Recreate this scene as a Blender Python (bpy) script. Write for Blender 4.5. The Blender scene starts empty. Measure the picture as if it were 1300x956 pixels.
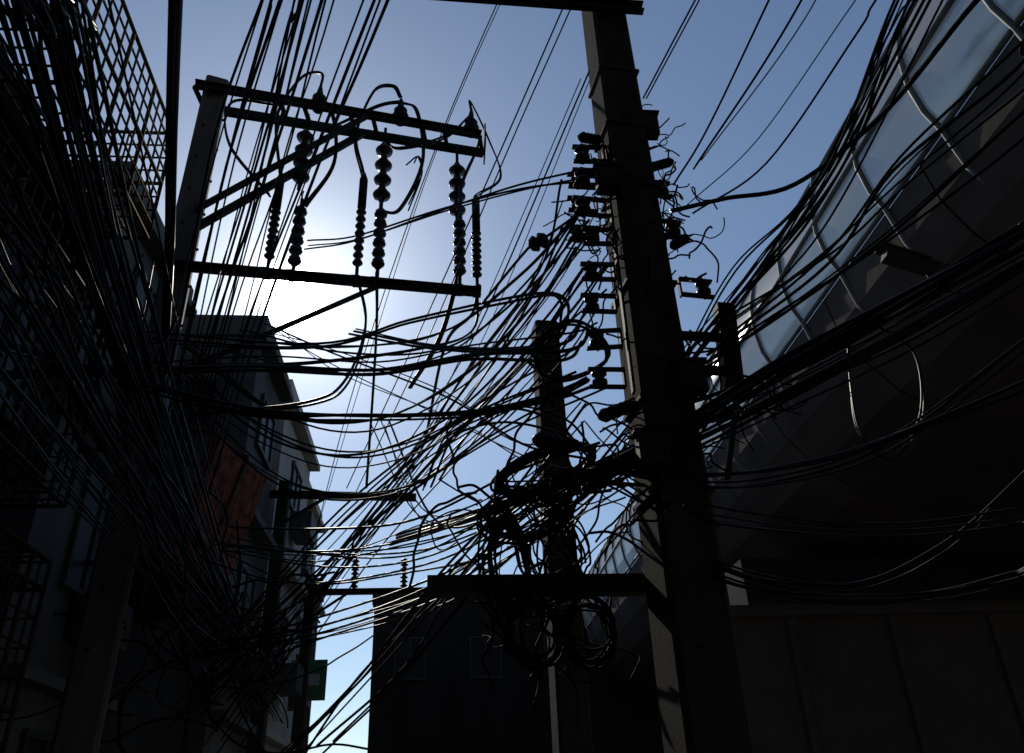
import bpy, math, random
from mathutils import Vector, Matrix, Euler
R=random.Random(11)
V=Vector
# ------------------------------------------------------------------ materials
def mat(name,c1,c2=None,scale=3.0,rough=.8,bump=.2,metal=0.0,spec=.5,streak=False):
    m=bpy.data.materials.new(name); m.use_nodes=True; nt=m.node_tree; b=nt.nodes['Principled BSDF']
    c2=c2 or tuple(x*.6 for x in c1)
    tc=nt.nodes.new('ShaderNodeTexCoord'); mp=nt.nodes.new('ShaderNodeMapping')
    nt.links.new(tc.outputs['Object'],mp.inputs[0])
    if streak: mp.inputs['Scale'].default_value=(1,1,.18)
    n=nt.nodes.new('ShaderNodeTexNoise'); n.inputs['Scale'].default_value=scale; n.inputs['Detail'].default_value=7; n.inputs['Roughness'].default_value=.65
    nt.links.new(mp.outputs[0],n.inputs['Vector'])
    r=nt.nodes.new('ShaderNodeValToRGB'); r.color_ramp.elements[0].position=.35; r.color_ramp.elements[1].position=.68
    r.color_ramp.elements[0].color=(*c2,1); r.color_ramp.elements[1].color=(*c1,1)
    nt.links.new(n.outputs['Fac'],r.inputs[0]); nt.links.new(r.outputs[0],b.inputs['Base Color'])
    b.inputs['Roughness'].default_value=rough; b.inputs['Metallic'].default_value=metal
    b.inputs['Specular IOR Level'].default_value=spec
    if bump>0:
        n2=nt.nodes.new('ShaderNodeTexNoise'); n2.inputs['Scale'].default_value=scale*9; n2.inputs['Detail'].default_value=4
        nt.links.new(tc.outputs['Object'],n2.inputs['Vector'])
        bp=nt.nodes.new('ShaderNodeBump'); bp.inputs['Strength'].default_value=bump; bp.inputs['Distance'].default_value=.01
        nt.links.new(n2.outputs['Fac'],bp.inputs['Height']); nt.links.new(bp.outputs[0],b.inputs['Normal'])
    return m
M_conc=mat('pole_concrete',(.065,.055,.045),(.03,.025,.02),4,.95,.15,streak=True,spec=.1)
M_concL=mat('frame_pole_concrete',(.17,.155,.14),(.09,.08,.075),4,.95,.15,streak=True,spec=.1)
M_cable=mat('cable_rubber',(.012,.012,.013),(.008,.008,.009),6,.5,.0,spec=.09)
M_cableR=mat('cable_rubber_polished',(.012,.012,.013),(.008,.008,.009),6,.5,.0,spec=.22)
M_wire=mat('weathered_wire',(.012,.012,.012),(.008,.008,.008),6,.8,.0,spec=.05)
M_steel=mat('weathered_steel',(.05,.042,.036),(.025,.02,.017),9,.75,.25,spec=.15)
M_porc=mat('porcelain_brown',(.04,.02,.014),(.02,.011,.008),5,.4,0,spec=.3)
M_via=mat('viaduct_concrete',(.125,.098,.083),(.075,.058,.05),.8,.95,.3,spec=.1)
M_viad=mat('dark_concrete',(.05,.042,.037),(.03,.026,.023),.8,.95,.3,spec=.1)  # darker concrete tone for the deck backing and piers
M_rib=mat('painted_steel_rib',(.26,.26,.26),(.16,.16,.16),6,.6,.05,spec=.2)
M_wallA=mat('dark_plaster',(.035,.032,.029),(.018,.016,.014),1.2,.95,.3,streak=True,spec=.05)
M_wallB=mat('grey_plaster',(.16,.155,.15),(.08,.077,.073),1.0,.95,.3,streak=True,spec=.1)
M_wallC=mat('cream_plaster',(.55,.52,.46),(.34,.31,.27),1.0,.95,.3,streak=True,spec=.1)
M_grille=mat('rusty_grille_paint',(.08,.055,.02),(.04,.025,.012),8,.8,.1,spec=.1)
M_win=mat('window_glass',(.03,.032,.035),(.015,.016,.018),2,.45,0,spec=.15)
M_frame=mat('window_frame',(.08,.08,.075),None,5,.6,.1,spec=.1)
M_sign=mat('faded_orange_sign',(.42,.14,.08),(.07,.03,.025),9,.7,.1,spec=.05)
M_green=mat('green_sign',(.05,.22,.08),(.04,.12,.05),5,.5,.05)
M_white=mat('white_enamel',(.5,.5,.48),(.35,.33,.3),5,.5,.05)
M_asph=mat('asphalt',(.055,.055,.055),(.035,.035,.035),12,.9,.5)
M_pave=mat('paving',(.12,.11,.10),(.07,.065,.06),5,.9,.4)
def glassmat():
    m=bpy.data.materials.new('frosted_panel'); m.use_nodes=True; nt=m.node_tree; nt.nodes.remove(nt.nodes['Principled BSDF'])
    out=[n for n in nt.nodes if n.type=='OUTPUT_MATERIAL'][0]
    tr=nt.nodes.new('ShaderNodeBsdfTransparent'); tr.inputs[0].default_value=(.42,.42,.42,1)
    tl=nt.nodes.new('ShaderNodeBsdfTranslucent'); tl.inputs[0].default_value=(.66,.63,.59,1)
    df=nt.nodes.new('ShaderNodeBsdfDiffuse'); df.inputs[0].default_value=(.5,.48,.45,1)
    gl=nt.nodes.new('ShaderNodeBsdfGlossy'); gl.inputs[0].default_value=(.7,.7,.7,1); gl.inputs['Roughness'].default_value=.12
    n=nt.nodes.new('ShaderNodeTexNoise'); n.inputs['Scale'].default_value=.8; n.inputs['Detail'].default_value=6
    tc=nt.nodes.new('ShaderNodeTexCoord'); nt.links.new(tc.outputs['Object'],n.inputs['Vector'])
    mr=nt.nodes.new('ShaderNodeMapRange'); mr.inputs['From Min'].default_value=.38; mr.inputs['From Max'].default_value=.62; mr.inputs['To Min'].default_value=.3; mr.inputs['To Max'].default_value=.92
    nt.links.new(n.outputs['Fac'],mr.inputs['Value'])
    a=nt.nodes.new('ShaderNodeMixShader'); nt.links.new(mr.outputs[0],a.inputs[0]); nt.links.new(tr.outputs[0],a.inputs[1]); nt.links.new(tl.outputs[0],a.inputs[2])
    b=nt.nodes.new('ShaderNodeMixShader'); b.inputs[0].default_value=.35; nt.links.new(a.outputs[0],b.inputs[1]); nt.links.new(df.outputs[0],b.inputs[2])
    c=nt.nodes.new('ShaderNodeMixShader'); c.inputs[0].default_value=.18; nt.links.new(b.outputs[0],c.inputs[1]); nt.links.new(gl.outputs[0],c.inputs[2])
    nt.links.new(c.outputs[0],out.inputs[0]); return m
M_glass=glassmat()
# ------------------------------------------------------------------ mesh builder
class MB:
    def __init__(s): s.v=[]; s.f=[]; s.sm=[]
    def quadloop(s,rings,close=True,caps=True,smooth=True):
        n=len(rings[0]); b=len(s.v)
        for r in rings: s.v+= [tuple(p) for p in r]
        for i in range(len(rings)-1):
            for j in range(n if close else n-1):
                k=(j+1)%n
                s.f.append((b+i*n+j,b+i*n+k,b+(i+1)*n+k,b+(i+1)*n+j)); s.sm.append(smooth)
        if caps and close:
            s.f.append(tuple(b+j for j in reversed(range(n)))); s.sm.append(False)
            e=b+(len(rings)-1)*n; s.f.append(tuple(e+j for j in range(n))); s.sm.append(False)
    def tube(s,pts,r,n=6,caps=True):
        pts=[V(p) for p in pts]; up=None; rings=[]
        for i,p in enumerate(pts):
            t=(pts[min(i+1,len(pts)-1)]-pts[max(i-1,0)])
            if t.length<1e-7: t=V((0,0,1))
            t.normalize()
            if up is None:
                up=t.orthogonal().normalized()
            else:
                up=up-t*up.dot(t)
                if up.length<1e-5: up=t.orthogonal()
                up.normalize()
            w=t.cross(up); rr=r[i] if isinstance(r,(list,tuple)) else r
            rings.append([p+(up*math.cos(a)+w*math.sin(a))*rr for a in [2*math.pi*k/n for k in range(n)]])
        s.quadloop(rings,True,caps)
    def box(s,c,size,rot=(0,0,0)):
        E=Euler(rot).to_matrix(); c=V(c); x,y,z=[q/2 for q in size]
        b=len(s.v)
        for sx,sy,sz in [(-1,-1,-1),(1,-1,-1),(1,1,-1),(-1,1,-1),(-1,-1,1),(1,-1,1),(1,1,1),(-1,1,1)]:
            s.v.append(tuple(c+E@V((sx*x,sy*y,sz*z))))
        for f in [(3,2,1,0),(4,5,6,7),(0,1,5,4),(1,2,6,5),(2,3,7,6),(3,0,4,7)]:
            s.f.append(tuple(b+i for i in f)); s.sm.append(False)
    def beam(s,a,b_,w,h):
        a=V(a);b_=V(b_); t=(b_-a).normalized(); side=t.cross(V((0,0,1)))
        if side.length<1e-3: side=V((1,0,0))
        side.normalize(); up=side.cross(t)
        rings=[[p+side*(w/2*i)+up*(h/2*j) for i,j in [(-1,-1),(1,-1),(1,1),(-1,1)]] for p in (a,b_)]
        s.quadloop(rings,True,True,False)
    def channel(s,a,b_,w,h,t=.012):
        a=V(a);b_=V(b_); d=(b_-a).normalized(); side=d.cross(V((0,0,1))).normalized(); up=side.cross(d)
        s.beam(a,b_,t,h)
        for k in (-1,1):
            o=side*(w/2+t/2+.001)+up*(k*(h/2-t/2)); s.beam(a+o,b_+o,w,t)
    def lathe(s,base,axis,prof,n=14):
        base=V(base); axis=V(axis).normalized(); u=axis.orthogonal().normalized(); w=axis.cross(u)
        rings=[[base+axis*z+(u*math.cos(a)+w*math.sin(a))*r for a in [2*math.pi*k/n for k in range(n)]] for z,r in prof]
        s.quadloop(rings)
    def obj(s,name,m,parent=None):
        me=bpy.data.meshes.new(name); me.from_pydata(s.v,[],s.f); me.update()
        me.polygons.foreach_set('use_smooth',s.sm); me.materials.append(m)
        o=bpy.data.objects.new(name,me); bpy.context.collection.objects.link(o)
        if parent: o.parent=parent
        return o
def empty(name):
    o=bpy.data.objects.new(name,None); bpy.context.collection.objects.link(o); return o
def cat(pts,k=8):
    P=[V(p) for p in pts]
    if len(P)<3: 
        return [P[0].lerp(P[-1],i/k) for i in range(k+1)]
    Q=[2*P[0]-P[1]]+P+[2*P[-1]-P[-2]]; out=[]
    for i in range(1,len(Q)-2):
        a,b,c,d=Q[i-1:i+3]
        for j in range(k):
            t=j/k
            out.append(.5*((2*b)+(c-a)*t+(2*a-5*b+4*c-d)*t*t+(3*b-a-3*c+d)*t**3))
    out.append(P[-1]); return out
def pp(s): return [V([float(x)/100 for x in q.split(',')]) for q in s.split()]
def rv(a=1.0): return V((R.uniform(-a,a),R.uniform(-a,a),R.uniform(-a,a)))
def bundle(mb,s,n=1,spread=.1,r=.009,ext0=0,ext1=0,wob=.3,k=8,first=True,sag=None):
    P=pp(s) if isinstance(s,str) else [V(p) for p in s]
    if ext0: P=[P[0]+(P[0]-P[1]).normalized()*ext0]+P
    if ext1: P=P+[P[-1]+(P[-1]-P[-2]).normalized()*ext1]
    if sag is None: sag=spread*1.3
    for i in range(n):
        if i==0 and first: a=b=V((0,0,0)); w=0; sg=0
        else: a=rv(spread); b=rv(spread); w=spread*wob; sg=R.uniform(-.5,1)*sag
        L=len(P)-1
        Q=[p+a.lerp(b,j/L)+rv(w)-V((0,0,sg*4*(j/L)*(1-j/L))) for j,p in enumerate(P)]
        rr=r*R.uniform(.5,1.15) if n>1 else r
        mb.tube(cat(Q,k),rr,6 if rr<.02 else 10)
# ------------------------------------------------------------------ world, sun
SUN=V((-.184,.8021,.5681)).normalized()
w=bpy.data.worlds.new("World"); bpy.context.scene.world=w; w.use_nodes=True; nt=w.node_tree
s=nt.nodes.new("ShaderNodeTexSky"); s.sky_type='NISHITA'; s.sun_disc=False
s.sun_elevation=math.asin(SUN.z); s.sun_rotation=math.atan2(SUN.x,SUN.y)
s.air_density=1.0; s.dust_density=.1; s.ozone_density=1.9
bg=nt.nodes['Background']; bg.inputs[1].default_value=.095
tc=nt.nodes.new('ShaderNodeTexCoord'); dt=nt.nodes.new('ShaderNodeVectorMath'); dt.operation='DOT_PRODUCT'; dt.inputs[1].default_value=SUN
nt.links.new(tc.outputs['Generated'],dt.inputs[0])
mn=nt.nodes.new('ShaderNodeMath'); mn.operation='MINIMUM'; nt.links.new(dt.outputs['Value'],mn.inputs[0]); mn.inputs[1].default_value=.9999999
ac=nt.nodes.new('ShaderNodeMath'); ac.operation='ARCCOSINE'; nt.links.new(mn.outputs[0],ac.inputs[0])
def gterm(scale,power,amp):
    a=nt.nodes.new('ShaderNodeMath'); a.operation='DIVIDE'; nt.links.new(ac.outputs[0],a.inputs[0]); a.inputs[1].default_value=math.radians(scale)
    b=nt.nodes.new('ShaderNodeMath'); b.operation='POWER'; nt.links.new(a.outputs[0],b.inputs[0]); b.inputs[1].default_value=power
    c=nt.nodes.new('ShaderNodeMath'); c.operation='MULTIPLY'; nt.links.new(b.outputs[0],c.inputs[0]); c.inputs[1].default_value=-1
    d=nt.nodes.new('ShaderNodeMath'); d.operation='EXPONENT'; nt.links.new(c.outputs[0],d.inputs[0])
    e=nt.nodes.new('ShaderNodeMath'); e.operation='MULTIPLY'; nt.links.new(d.outputs[0],e.inputs[0]); e.inputs[1].default_value=amp
    return e
e1=gterm(1.25,2,80.0); e2=gterm(4.2,1,1.5); e3=gterm(13,1,.24)
ad=nt.nodes.new('ShaderNodeMath'); ad.operation='ADD'; nt.links.new(e1.outputs[0],ad.inputs[0]); nt.links.new(e2.outputs[0],ad.inputs[1])
ad2=nt.nodes.new('ShaderNodeMath'); ad2.operation='ADD'; nt.links.new(ad.outputs[0],ad2.inputs[0]); nt.links.new(e3.outputs[0],ad2.inputs[1])
bg2=nt.nodes.new('ShaderNodeBackground'); bg2.inputs[0].default_value=(.95,.97,.95,1); nt.links.new(ad2.outputs[0],bg2.inputs[1])
sh=nt.nodes.new('ShaderNodeAddShader'); nt.links.new(s.outputs[0],bg.inputs[0]); nt.links.new(bg.outputs[0],sh.inputs[0]); nt.links.new(bg2.outputs[0],sh.inputs[1])
nt.links.new(sh.outputs[0],nt.nodes['World Output'].inputs[0])
sl=bpy.data.lights.new('sun','SUN'); sl.energy=3.0; sl.angle=math.radians(.5); sl.color=(1,.93,.82)
so=bpy.data.objects.new('sun',sl); bpy.context.collection.objects.link(so); so.rotation_euler=SUN.to_track_quat('Z','Y').to_euler(); so.location=SUN*60
bpy.context.scene.view_settings.view_transform='Standard'; bpy.context.scene.view_settings.look='None'
cam=bpy.data.cameras.new("camera"); co=bpy.data.objects.new("camera",cam); bpy.context.collection.objects.link(co)
co.location=(0,0,1.6); co.rotation_euler=[math.radians(a) for a in (119.621,2.043,-4.439)]
cam.lens=28; cam.sensor_width=36; cam.clip_end=3000; cam.clip_start=.05; bpy.context.scene.camera=co
# ------------------------------------------------------------------ ground
g=MB(); g.box((0,0,-.25),(2400,2400,.5)); g.obj('ground',M_pave)
g=MB()
g.v=[(-2.2,-80,.004),(2.6,-80,.004),(2.6,29,.004),(-2.2,29,.004)]; g.f=[(0,1,2,3)]; g.sm=[False]; g.obj('road',M_asph)
g=MB(); g.box((-3.1,-25.5,.065),(1.6,108,.13)); g.obj('pavement',M_pave)
g=MB(); g.box((3.6,-25.5,.065),(1.8,108,.13)); g.obj('pavement',M_pave)
# ------------------------------------------------------------------ poles
def pole_mesh(mb,x,y,z1,w0,w1,rot=0,z0=-.0):
    rings=[]
    N=8
    for i in range(N+1):
        t=i/N; w_=(w0+(w1-w0)*t)/2; z=z0+(z1-z0)*t; c=w_*.82
        pts=[(c,-w_),(w_,-c),(w_,c),(c,w_),(-c,w_),(-w_,c),(-w_,-c),(-c,-w_)]
        ca,sa=math.cos(rot),math.sin(rot)
        rings.append([V((x+px*ca-py*sa,y+px*sa+py*ca,z)) for px,py in pts])
    mb.quadloop(rings,True,True,False)
def holes(mb,x,y,z0,z1,w0,w1,H,step=.45):
    z=z0
    while z<z1:
        w_=(w0+(w1-w0)*z/H)/2
        mb.lathe((x,y-w_+.01,z),(0,-1,0),[(0,.016),(.03,.016)],8)
        mb.lathe((x+w_-.01,y,z+step/2),(1,0,0),[(0,.016),(.03,.016)],8)
        z+=step
def disc_stack(mb,x,y,z0,z1,nd,R_,r0=.03):
    pr=[(0,r0*.8)]; H=z1-z0; p=H/nd
    for i in range(nd):
        b=i*p
        pr+=[(b+p*.15,r0),(b+p*.30,R_*.92),(b+p*.42,R_),(b+p*.55,R_*.8),(b+p*.72,r0*1.5),(b+p*.9,r0)]
    pr.append((H,r0*.8)); mb.lathe((x,y,z0),(0,0,1),pr,16)
# main utility pole
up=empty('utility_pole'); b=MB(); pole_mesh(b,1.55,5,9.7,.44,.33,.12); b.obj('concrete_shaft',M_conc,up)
b=MB(); holes(b,1.55,5,2.5,9.4,.44,.33,9.7)
b.channel((-.42,4.78,8.47),(1.87,4.78,8.38),.06,.12)
b.beam((-.1,5.24,3.0),(1.55,5.24,2.99),.13,.12)
b.beam((2.21,5.08,5.15),(2.15,5.08,4.33),.13,.14)
b.beam((1.7,5.05,4.86),(2.2,5.08,4.86),.05,.06); b.beam((1.7,5.05,4.56),(2.2,5.08,4.56),.05,.06)
b.beam((2.2,5.12,4.4),(2.0,5.12,3.7),.04,.04)
for z in (3.5,4.2,5.2,6.2,6.9,7.6): 
    ww=.44-(.11*z/9.7)+.02; b.box((1.55,5,z),(ww+.004,ww+.004,.03),(0,0,.12))
b.obj('steel_brackets',M_steel,up)
b=MB(); c=MB()
def spool(x,y,z,side,tilt=0.0,sc=1.0):
    c.lathe((x,y,z-.055*sc),(0,0,1),[(0,.03*sc),(.005,.055*sc),(.03*sc,.055*sc),(.05*sc,.03*sc),(.06*sc,.03*sc),(.08*sc,.055*sc),(.105*sc,.055*sc),(.11*sc,.03*sc)],14)
    L=.2*sc
    for k in (-1,1): b.box((x+side*L/2-side*.05,y,z+k*.072*sc),(L+.06,.05,.014),(0,tilt,0))
    b.tube([(x,y,z-.1*sc),(x,y,z+.1*sc)],.011,8)
    b.box((x+side*(L-.02),y,z),(.016,.05,.158*sc))
for z,xx in [(6.59,1.16),(6.32,1.14),(6.0,1.12),(5.69,1.17),(5.34,1.13),(5.04,1.11),(4.72,1.12),(4.39,1.11)]:
    spool(xx,4.9,z,1,R.uniform(-.12,.12),1.0 if z<5.8 else 1.15)
    if z>5.9: spool(xx-.02,5.12,z-.1,1,.05,.95)
for z,xx in [(6.36,1.86),(5.92,1.9),(5.31,2.06)]: spool(xx,5.05,z,-1,.1,1.05)
b.box((1.335,4.86,5.5),(.02,.06,2.5)); b.box((1.76,4.99,5.9),(.02,.06,1.4))
b.obj('clevis_rack',M_steel,up); c.obj('spool_insulators',M_porc,up)
b=MB()
for a_,b_,r_ in [((1.05,4.8,4.02),(1.32,4.78,4.12),.05),((.62,5.05,3.98),(.95,5.0,3.90),.055),((1.75,4.9,4.05),(2.1,4.85,4.12),.05),((1.15,4.95,6.85),(1.36,4.9,6.75),.05),((1.74,4.95,6.5),(1.98,4.98,6.62),.045),((1.8,4.9,5.6),(1.98,4.95,5.75),.045)]:
    a_=V(a_);b_=V(b_); d=b_-a_; L=d.length
    b.lathe(a_,d,[(0,.015),(.02,r_*.7),(.04,r_)]+[(L*(.15+.07*i)+(0),r_*(1 if i%2 else .88)) for i in range(1,10)]+[(L-.02,r_*.7),(L,.015)],12)
b.obj('splice_closures',M_cable,up)
b=MB()
for cx,cy,cz in [(1.38,4.74,3.75),(1.72,4.74,4.3),(1.33,4.8,6.2),(1.76,4.9,6.95)]:
    b.box((cx,cy,cz),(.2,.1,.24)); b.box((cx,cy-.055,cz),(.17,.012,.2)); b.box((cx,cy,cz+.13),(.24,.13,.015))
b.obj('junction_boxes',M_steel,up)
b=MB(); b.lathe((.68,5,5.66),(.8,0,.5),[(0,.02),(.01,.05),(.05,.07),(.07,.045),(.09,.045),(.11,.07),(.15,.05),(.16,.02)],14)
b.tube(cat([(.3,5.3,5.3),(.68,5,5.66),(.82,4.98,5.75),(1.1,4.95,5.98)]),.012); b.obj('strain_insulator',M_porc)
# middle pole
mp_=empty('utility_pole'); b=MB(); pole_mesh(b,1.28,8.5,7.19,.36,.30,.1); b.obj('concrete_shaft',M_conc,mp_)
b=MB(); holes(b,1.28,8.5,2.5,7,.36,.3,7.19,.4); b.obj('climbing_bolts',M_steel,mp_)
# frame pole with double crossarms
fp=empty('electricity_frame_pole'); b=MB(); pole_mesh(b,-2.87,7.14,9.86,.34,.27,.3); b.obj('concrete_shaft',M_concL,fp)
b=MB(); holes(b,-2.87,7.14,3,9.6,.36,.28,9.86,.5)
TA=(V((-3.05,6.93,9.60)),V((.47,7.65,9.66))); TB=(V((-3.02,7.25,9.60)),V((.51,7.93,9.66)))
LA=(V((-3.05,6.94,6.88)),V((.40,7.30,6.84)))
b.channel(*TA,.05,.12); b.channel(TB[1],TB[0],.05,.12); b.channel(*LA,.05,.11)
for t in (.0,.28,.36,.52,.6,.78,.86,.995):
    p=TA[0].lerp(TA[1],t); q=TB[0].lerp(TB[1],t)
    b.beam(p+V((0,0,-.02)),q+V((0,0,-.02)),.05,.04)
for t in (.32,.40,.60,.66,.93,.99):
    p=LA[0].lerp(LA[1],t); b.box(p+V((0,.08,.075)),(.09,.2,.03))
p=TA[1];q=TB[1]; b.box(((p.x+q.x)/2+.03,(p.y+q.y)/2,9.66),(.02,.42,.34))
b.channel((-1.07,7.5,9.5),(-2.80,7.05,7.45),.05,.08); b.channel((-1.0,7.25,9.55),(-2.75,6.98,7.7),.04,.06)
b.channel((-.75,7.15,6.8),(-2.75,7.1,5.62),.03,.04)
for A in (TA,TB,LA):
    for i in range(16):
        p=A[0].lerp(A[1],(i+.5)/16); b.lathe(p+V((0,-.03,0)),(0,1,0),[(0,.013),(.06,.013)],6)
b.obj('steel_crossarms',M_steel,fp)
c=MB(); d=MB()
for x,y,z1,z0,n in [(-1.76,7.38,9.38,8.50,4),(-.79,7.57,9.40,8.40,4),(.15,7.82,9.32,8.42,4)]:
    disc_stack(c,x,y,z0,z1,n,.112,.042); d.tube([(x,y,z1),(x,y,9.66)],.02,8); d.tube([(x,y,z0-.12),(x,y,z0)],.025,8)
for x,y,z1,z0,n in [(-1.67,7.22,7.97,7.12,6),(-.76,7.32,8.05,7.18,6),(.17,7.42,8.0,7.18,6)]:
    disc_stack(c,x,y,z0,z1,n,.078,.045); d.tube([(x,y,z1),(x,y,z1+.12)],.02,8); d.tube([(x,y,6.9),(x,y,z0)],.022,8)
    d.tube([(x,y,z1+.1),(x-.03,y+.1,z1+.28),(x-.04,y+.2,z1+.42)],.012,6)
for x,y,z1,z0 in [(-1.93,7.15,8.42,7.05),(-.98,7.25,8.55,7.05),(.37,7.42,8.40,7.05)]:
    d.tube([(x,y,z1-.55),(x,y,z1-.1),(x,y,z1)],[.05,.05,.02],10); disc_stack(c,x,y,z0+.1,z1-.55,8,.06,.03); d.tube([(x,y,6.9),(x,y,z0+.1)],.02,8)
for x,y,z in [(-1.63,7.3,9.78),(-.6,7.5,9.82),(.34,7.72,9.88)]:
    d.lathe((x,y,z-.12),(0,0,1),[(0,.07),(.06,.10),(.12,.11),(.17,.07),(.22,.09),(.27,.05),(.36,.035),(.44,.02)],14)
c.obj('porcelain_insulators',M_porc,fp); d.obj('cable_terminations',M_cable,fp)
j=MB()
for st in ["-163,730,1000 -164,730,1034 -187,730,1028 -206,720,965 -209,720,920 -195,715,842",
 "-60,750,1018 -71,750,1040 -95,740,1017 -112,730,926 -99,725,856","34,770,1015 33,770,1038 57,770,965 71,760,889 40,742,840",
 "-60,750,1010 -40,748,990 -30,745,900 -55,745,820 -76,735,805","-163,730,990 -145,735,960 -138,735,880 -165,724,800",
 "34,770,1010 44,768,960 20,765,880 17,744,800","-209,720,960 -260,700,940 -250,690,860 -200,710,800",
 "-60,750,1012 -90,740,990 -150,735,940 -176,738,945","34,770,1012 0,760,960 -60,755,930 -79,757,945",
 "-98,725,705 -84,720,636 -97,700,556 -123,650,503 -208,600,465","-76,732,715 -80,800,666 -102,1000,559",
 "37,742,705 30,740,640 -30,700,590 -140,680,560 -230,650,540",
 "38,742,705 30,750,668 1,750,626 -21,850,557","17,742,730 -5,780,660 -40,800,600"]:
    bundle(j,st,2,.03,.018,first=True,wob=.2)
for k in range(3):
    j.tube(cat([(-.5+k*.1,7.5,8.95+k*.04),(-.35,7.5,9.1),(-.3,7.5,8.8),(-.45,7.5,8.4-k*.1)]),.01)
j.obj('jumper_cables',M_cable,fp)
# distant poles with crossarms
for x,y,zt,arm,ins in [(-2.95,14.22,7.4,((-3.19,14.02,7.07),(-.5,14.02,6.99)),[]),(-2.95,18.2,6.5,((-3.1,18.02,6.32),(.14,18.02,6.32)),[-1.97,-.87])]:
    dp=empty('utility_pole'); b=MB(); pole_mesh(b,x,y,zt,.28,.2); b.obj('concrete_shaft',M_conc,dp)
    b=MB(); b.channel(*arm,.08,.13); b.channel((x,y-.2,arm[0][2]-.6),(x+.9,y-.2,arm[0][2]),.04,.05); b.obj('steel_crossarms',M_steel,dp)
    if ins:
        c=MB()
        for i in ins: disc_stack(c,i,y-.2,arm[0][2]+.08,arm[0][2]+.75,7,.09,.04)
        c.obj('porcelain_insulators',M_porc,dp)
# ------------------------------------------------------------------ viaduct
va=empty('elevated_station_viaduct')
prof=[(5.3,7.9),(5.38,7.4),(5.6,6.95),(6.0,6.45),(6.6,6.05),(7.4,5.75),(8.4,5.5),(9.6,5.35),(11,5.3),(15,5.3)]
b=MB(); y=-12.0; L=2.6
while y<60:
    for seg in (prof[:5],prof[4:]):
        b.quadloop([[V((x,yy,z)) for x,z in seg] for yy in (y+.012,y+L-.012)],False,False,False)
    y+=L
b.obj('soffit_panels',M_via,va)
b=MB(); back=[(x+.04,z+.05) for x,z in prof]
b.quadloop([[V((x,yy,z)) for x,z in back] for yy in (-12,60)],False,False,False)
b.box((10.2,24,7.75),(9.6,72,.3)); b.obj('deck',M_viad,va)
gp=[(5.30,9.6),(5.16,9.1),(5.12,8.6),(5.18,8.2),(5.30,7.92)]
b=MB(); r_=MB(); y=-11.8; L=1.25
while y<60:
    b.quadloop([[V((x,yy,z)) for x,z in gp] for yy in (y+.03,y+L-.03)],False,False,True)
    r_.tube([V((x-.02,y,z)) for x,z in [(5.42,9.75)]+gp+[(5.42,7.4),(5.7,6.9)]],.035,8)
    y+=L
for x,z in [(5.31,9.62),(5.10,8.75),(5.28,7.94)]: r_.tube([(x,-12,z),(x,60,z)],.035,8)
b.obj('frosted_panels',M_glass,va); r_.obj('steel_ribs',M_rib,va)
b=MB()
for y in (-4,12.9,47):
    b.box((9.2,y+.6,2.2),(2.4,1.6,4.4)); b.box((9.4,y+.6,4.9),(9.0,1.8,.9))
b.obj('piers',M_viad,va)
b=MB(); b.box((9.35,12.0,2.21),(10.4,.3,4.42)); b.box((9.35,11.82,4.3),(10.4,.06,.12)); 
for i in range(6): b.box((5.2+i*1.6,11.83,2.1),(.12,.05,4.2))
b.obj('boundary_wall',M_via)
cc=empty('security_camera'); b=MB()
b.beam((4.74,6.5,6.87),(5.30,6.5,6.66),.14,.14); b.beam((4.70,6.5,6.96),(5.2,6.5,6.77),.2,.015); b.obj('housing',M_frame,cc)
b=MB(); b.beam((5.15,6.5,6.64),(5.75,6.5,6.8),.05,.05); b.tube([(5.15,6.5,6.62),(5.2,6.5,6.4),(5.5,6.5,6.35),(5.9,6.5,6.55)],.02); b.obj('arm',M_steel,cc)
# ------------------------------------------------------------------ buildings
def building(name,x1,y0,y1,z1,depth,m,floors=3,wz=1.4,side=True):
    e=empty(name); b=MB(); x0=x1-depth
    b.box(((x0+x1)/2,(y0+y1)/2,z1/2),(depth,y1-y0,z1))
    b.box(((x0+x1)/2,(y0+y1)/2,z1+.2),(depth+.16,y1-y0+.12,.4)); b.obj('walls',m,e)
    fr=MB(); gl=MB(); ld=MB(); H=(z1-.3)/floors
    nw=max(1,int((y1-y0)/1.9))
    for f in range(floors):
        zc=.3+H*(f+.55)
        ld.box((x1+.12,(y0+y1)/2,.3+H*(f+1)-.15),(.24,y1-y0-.1,.12))
        for i in range(nw):
            if not side: continue
            yc=y0+(i+.5)*(y1-y0)/nw
            gl.box((x1+.01,yc,zc),(.04,1.0,wz)); 
            for k in (-1,0,1): fr.box((x1+.035,yc+k*.5,zc),(.05,.05,wz+.1))
            for k in (-1,1): fr.box((x1+.036,yc,zc+k*wz/2),(.06,1.1,.06))
            if R.random()<.4: fr.box((x1+.25,yc+.2,zc-wz/2-.3),(.4,.75,.5))
        nx=min(12,int(depth/2.2))
        for i in range(nx):
            xc=x0+(i+.5)*depth/nx
            gl.box((xc,y0-.01,zc),(1.1,.04,wz)); 
            for k in (-1,0,1): fr.box((xc+k*.55,y0-.035,zc),(.05,.05,wz+.1))
            for k in (-1,1): fr.box((xc,y0-.036,zc+k*wz/2),(1.2,.06,.06))
    fr.obj('window_frames',M_frame,e); gl.obj('windows',M_win,e); ld.obj('ledges',m,e); return e
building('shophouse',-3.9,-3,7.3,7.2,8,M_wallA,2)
building('unseen_sky_blocker_left',-3.9,-20,-3.2,22,10,M_wallA,6)  # unseen block added on the left to cut sky fill light
building('unseen_sky_blocker_left',30,-34,-21,34,60,M_wallA,8)  # unseen tall block added behind the camera to shut out sky light
building('shophouse',-4.2,8.2,11,9.1,8,M_wallB,3)
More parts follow.
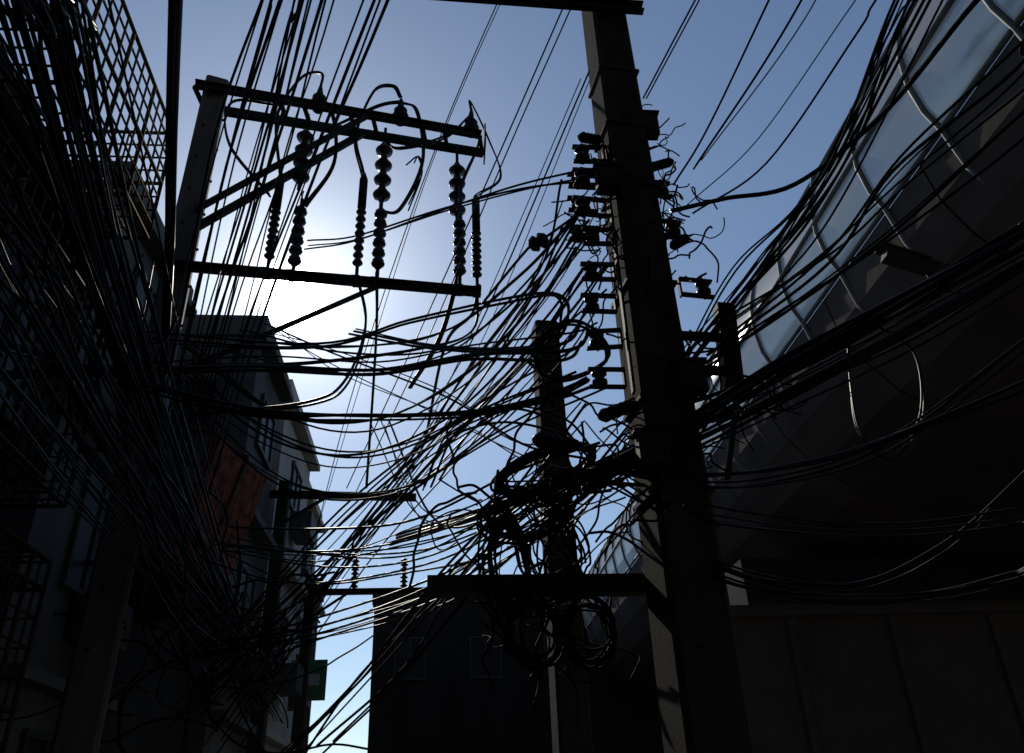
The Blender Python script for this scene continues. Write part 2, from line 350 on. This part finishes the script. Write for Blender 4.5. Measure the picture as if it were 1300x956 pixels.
building('shophouse',-3.15,11.9,14.0,9.15,9,M_wallB,3,.9)
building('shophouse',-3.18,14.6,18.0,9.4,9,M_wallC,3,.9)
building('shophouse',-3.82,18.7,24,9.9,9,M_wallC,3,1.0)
building('unseen_sky_blocker_left',-4.42,24.8,29.5,8.7,9,M_wallC,3)
building('warehouse',30,30,42,9.0,32.5,M_wallA,2)
def grille(mb,o,u,v,nu,nv,r=.012):
    o=V(o);u=V(u);v=V(v)
    for i in range(nu+1): mb.tube([o+u*(i/nu),o+u*(i/nu)+v],r if i%4 else r*1.8,5)
    for i in range(nv+1): mb.tube([o+v*(i/nv),o+v*(i/nv)+u],r if i%4 else r*1.8,5)
ca=empty('rooftop_grille_cage'); b=MB()
y0,y1=1.5,6.9
grille(b,(-3.15,y0,7.2),(0,y1-y0,0),(0,0,1.55),32,8); grille(b,(-3.15,y1,7.2),(-2.6,0,0),(0,0,1.55),16,8)
grille(b,(-3.15,y0,7.2),(0,y1-y0,0),(-.75,0,0),32,4)
b.obj('grille_bars',M_grille,ca)
ca=empty('window_grille_cage'); b=MB()
for (ya,yb,za,zb) in ((1.5,3.9,4.4,6.5),(4.3,6.9,4.2,6.3),(1.2,3.6,1.9,3.8),(4.0,6.9,1.6,3.7)):
    n=int((yb-ya)/.16); k=int((zb-za)/.22)
    grille(b,(-3.3,ya,za),(0,yb-ya,0),(0,0,zb-za),n,k,.011); grille(b,(-3.3,ya,za),(-.6,0,0),(0,0,zb-za),4,k,.011)
    grille(b,(-3.3,yb,za),(-.6,0,0),(0,0,zb-za),4,k,.011); grille(b,(-3.3,ya,za),(0,yb-ya,0),(-.6,0,0),n,4,.011)
    grille(b,(-3.3,ya,zb),(0,yb-ya,0),(-.6,0,0),n,3,.011)
b.obj('grille_bars',M_grille,ca)
e=empty('shop_sign'); b=MB(); b.box((-2.78,9.7,5.1),(.12,1.4,1.6),(0,.25,-.2)); b.obj('board',M_sign,e)
b=MB(); b.beam((-4.2,9.2,5.8),(-2.9,9.3,5.6),.05,.05); b.beam((-4.2,10.1,5.8),(-2.9,10.1,5.6),.05,.05); b.beam((-4.2,9.6,4.5),(-2.9,9.6,4.6),.05,.05)
b.box((-2.78,9.7,5.1),(.16,.05,1.7),(0,.25,-.2))
b.obj('brackets',M_steel,e)
e=empty('street_sign'); b=MB(); b.box((-3.2,20,4.8),(1.0,.06,.9)); b.obj('board',M_green,e); b=MB(); b.beam((-3.85,20.05,5),(-2.8,20.05,5),.05,.05); b.box((-3.2,19.96,4.8),(.7,.01,.25)); b.obj('bracket',M_white,e)
# ------------------------------------------------------------------ cables
def grp(name,lst,m=M_cable):
    mb=MB()
    for a in lst: bundle(mb,*a[:1],**a[1])
    mb.obj(name,m)
D=dict
grp('overhead_cables',[
 ("114,500,1045 61,560,962 -19,700,840 -105,900,668 -195,1200,562",D(n=2,spread=.14,r=.010,ext0=3)),
 ("141,480,929 61,600,785 -23,800,695 -140,1100,599",D(n=2,spread=.18,r=.010,ext0=3)),
 ("134,500,777 31,750,635 -67,1000,593",D(n=3,spread=.18,r=.008)),
 ("213,340,734 173,470,707",D(n=2,spread=.05,r=.009,ext0=4)),
 ("260,340,729 230,480,690 195,500,636",D(n=1,r=.009,ext0=4)),
 ("308,320,760 258,400,690 211,490,645",D(n=2,spread=.14,r=.009,ext0=4)),
 ("322,300,697 304,360,690 264,470,662 202,500,612",D(n=2,spread=.14,r=.010,ext0=4)),
 ("323,280,663 304,320,638 281,400,580 248,460,540 188,500,473 132,530,408 85,600,359",D(n=7,spread=.13,r=.011,ext0=4,wob=.4)),
 ("343,280,674 281,420,568 227,470,510 172,500,445",D(n=6,spread=.15,r=.011,ext0=4,wob=.4)),
 ("334,240,582 328,290,597 319,390,607 280,460,602 233,490,613 188,500,607",D(n=2,spread=.04,r=.017,ext0=4)),
 ("381,260,580 351,300,557 314,380,546 278,440,518 201,500,480",D(n=5,spread=.14,r=.012,ext0=4,wob=.4)),
 ("369,260,530 345,310,523 295,400,500 230,480,475 151,500,419",D(n=4,spread=.14,r=.011,ext0=4,wob=.4))])
grp('sagging_cable_bundle',[
 ("367,300,455 338,340,451 283,400,438 227,440,421 165,480,393 112,500,373 48,600,382 -50,800,419",D(n=9,spread=.07,r=.015,ext0=4)),
 ("347,290,426 322,330,426 283,390,420 223,440,403 163,480,385 100,500,367",D(n=8,spread=.08,r=.014,ext0=4)),
 ("323,300,355 301,340,353 271,380,350 228,420,346 172,470,355 111,500,371",D(n=3,spread=.05,r=.012,ext0=4)),
 ("305,320,278 290,360,287 251,400,294 208,450,314 149,490,343 111,500,370",D(n=4,spread=.05,r=.010,ext0=4)),
 ("336,320,349 299,360,311 271,400,286 234,440,276 187,470,292 144,500,325",D(n=4,spread=.05,r=.010,ext0=4)),
 ("302,320,271 281,380,261 236,430,266 185,470,284 138,500,320",D(n=5,spread=.06,r=.010,ext0=4)),
 ("350,300,400 320,340,385 262,420,355 200,470,352 140,490,362 100,500,372",D(n=4,spread=.07,r=.010,ext0=4)),
 ("367,300,465 330,350,455 262,420,430 200,470,420 152,500,415",D(n=4,spread=.1,r=.012,ext0=4)),
 ("262,420,432 255,420,395 250,415,360 262,412,340 285,405,365 290,400,405 275,405,430",D(n=2,spread=.03,r=.008))],M_cableR)
grp('service_drop_cables',[
 ("-243,500,448 -154,540,438 -69,560,444 22,550,443 80,520,442 104,500,445",D(n=4,spread=.05,r=.017,ext0=1.5)),
 ("-261,550,477 -157,600,511 -57,600,508 23,560,500 91,500,468 108,490,479",D(n=4,spread=.09,r=.015,ext0=1)),
 ("-280,650,569 -116,620,543 -31,600,557 49,540,538 85,500,518 94,500,500 76,520,484 -3,600,532 -93,700,612",D(n=3,spread=.07,r=.016)),
 ("-157,730,754 -100,700,737 -4,600,691 67,540,664 120,500,638",D(n=3,spread=.08,r=.011)),
 ("-240,650,560 -150,640,490 -60,620,470 20,590,500 80,530,540 112,490,569",D(n=4,spread=.10,r=.012)),
 ("-240,650,540 -150,640,470 -70,620,440 10,590,455 75,530,500 112,490,534",D(n=4,spread=.10,r=.011)),
 ("-250,650,520 -140,640,420 -50,620,400 20,590,430 80,530,470 110,490,504",D(n=3,spread=.10,r=.011)),
 ("-70,800,560 -20,700,420 25,600,385 60,560,400 100,510,430",D(n=4,spread=.12,r=.010)),
 ("-10,600,400 10,560,430 45,540,440 80,520,420 100,505,385",D(n=4,spread=.1,r=.010)),
 ("60,530,480 85,515,450 118,500,458 112,495,480 90,500,490 70,510,470 80,520,430",D(n=3,spread=.05,r=.012)),
 ("-210,700,601 -105,680,580 -3,620,560 63,540,566 112,490,598",D(n=4,spread=.12,r=.010)),
 ("-257,900,275 -133,840,394 -49,740,463 26,640,523 83,540,567 112,490,600",D(n=8,spread=.18,r=.010,wob=.35)),
 ("-222,900,248 -97,800,403 -2,680,470 74,550,502 110,490,534",D(n=8,spread=.18,r=.010,wob=.35)),
 ("-221,900,357 -87,760,438 24,600,451 102,490,439",D(n=7,spread=.16,r=.010,wob=.35)),
 ("-223,800,421 -116,720,386 -27,640,370 44,550,367 95,500,376",D(n=10,spread=.17,r=.010,wob=.45)),
 ("-111,700,216 -48,640,269 10,580,317 54,530,353 95,500,376",D(n=8,spread=.2,r=.010,wob=.45)),
 ("-200,760,660 -120,740,610 0,650,510 60,560,420 100,500,380",D(n=4,spread=.18,r=.009)),
 ("-257,900,330 -120,800,330 0,680,340 80,560,360 120,500,370",D(n=8,spread=.17,r=.010,wob=.45))])
grp('distribution_cable_bundle',[
 ("-172,190,465 -183,240,489 -215,420,483 -244,700,450 -272,1100,395 -311,1600,368",D(n=38,spread=.24,r=.010,ext0=6,wob=.12,k=5)),
 ("-183,200,405 -187,260,417 -216,440,425 -246,800,415 -288,1300,385",D(n=18,spread=.24,r=.0095,ext0=6,wob=.12,k=5)),
 ("-191,240,361 -191,300,364 -228,500,382 -248,900,374 -272,1300,351",D(n=16,spread=.24,r=.0095,ext0=6,wob=.12,k=5)),
 ("-230,500,530 -235,520,440 -215,600,380 -230,760,350 -250,900,330",D(n=8,spread=.25,r=.012,wob=.5,k=6))])
grp('span_cable_bundle',[
 ("-130,240,540 -176,380,560 -209,500,545 -272,700,537",D(n=3,spread=.015,r=.035,ext0=4)),
 ("-83,260,591 -104,310,594 -158,440,593 -221,600,546 -294,800,498",D(n=8,spread=.13,r=.010,ext0=5,wob=.35)),
 ("-33,300,630 -101,460,616 -179,640,572 -283,900,491",D(n=5,spread=.14,r=.010,ext0=5,wob=.35)),
 ("-63,260,593 -128,440,603 -193,600,563 -274,800,498",D(n=8,spread=.14,r=.010,ext0=5,wob=.35))])
def coil(mb,c,a,b_,tilt,yaw,n,r,jit=.05):
    c=V(c); pts=[]
    u=V((math.cos(tilt)*math.cos(yaw),math.sin(yaw)*math.cos(tilt),math.sin(tilt))); v=V((-math.sin(tilt),.25,math.cos(tilt)))
    for k in range(n):
        ja=1+R.uniform(-jit,jit)*2; jb=1+R.uniform(-jit,jit)*2; o=rv(jit)
        for i in range(14):
            t=2*math.pi*i/14; pts.append(c+o+u*(a*ja*math.cos(t))+v*(b_*jb*math.sin(t)))
    mb.tube(cat(pts,3),r,6)
b=MB()
coil(b,(.72,5.2,3.82),.38,.14,.42,.1,14,.010,.03)
coil(b,(.55,5.2,3.45),.30,.17,.3,.3,8,.008,.07)
coil(b,(.42,5.2,3.15),.13,.34,.05,.2,14,.008,.05)
coil(b,(.62,5.3,2.72),.16,.20,.1,.1,7,.010,.05)
coil(b,(.96,5.3,2.72),.15,.20,-.1,.1,7,.010,.05)
coil(b,(.80,5.25,3.2),.14,.26,-.1,.1,6,.008,.07)
b.obj('cable_coil',M_wire)
b=MB()
def tangle(c,ext,n,size,r):
    for _ in range(n):
        p=V(c)+V((R.gauss(0,.5)*ext[0],R.gauss(0,.5)*ext[1],R.gauss(0,.5)*ext[2])); pts=[p]; d=rv(1).normalized()
        for i in range(R.randint(4,8)):
            d=(d+rv(.7)).normalized(); p=p+d*size*R.uniform(.5,1.2); pts.append(p)
        b.tube(cat(pts,5),r*R.uniform(.6,1.3),5)
tangle((.6,5.25,3.4),(.45,.25,.4),30,.17,.008)
tangle((.65,5.3,2.85),(.6,.3,.3),28,.16,.009)
tangle((1.35,4.85,3.7),(.4,.2,.5),26,.15,.007)
tangle((1.74,4.95,6.5),(.14,.2,.6),22,.065,.006)
tangle((1.84,4.95,5.7),(.16,.2,.6),24,.09,.007)
tangle((1.25,4.85,5.5),(.14,.15,1.0),34,.08,.007)
tangle((1.9,4.9,4.3),(.3,.2,.4),22,.13,.007)
tangle((-2.6,9.5,3.4),(.8,1.5,.8),36,.4,.012)
b.obj('tangled_wires',M_wire)
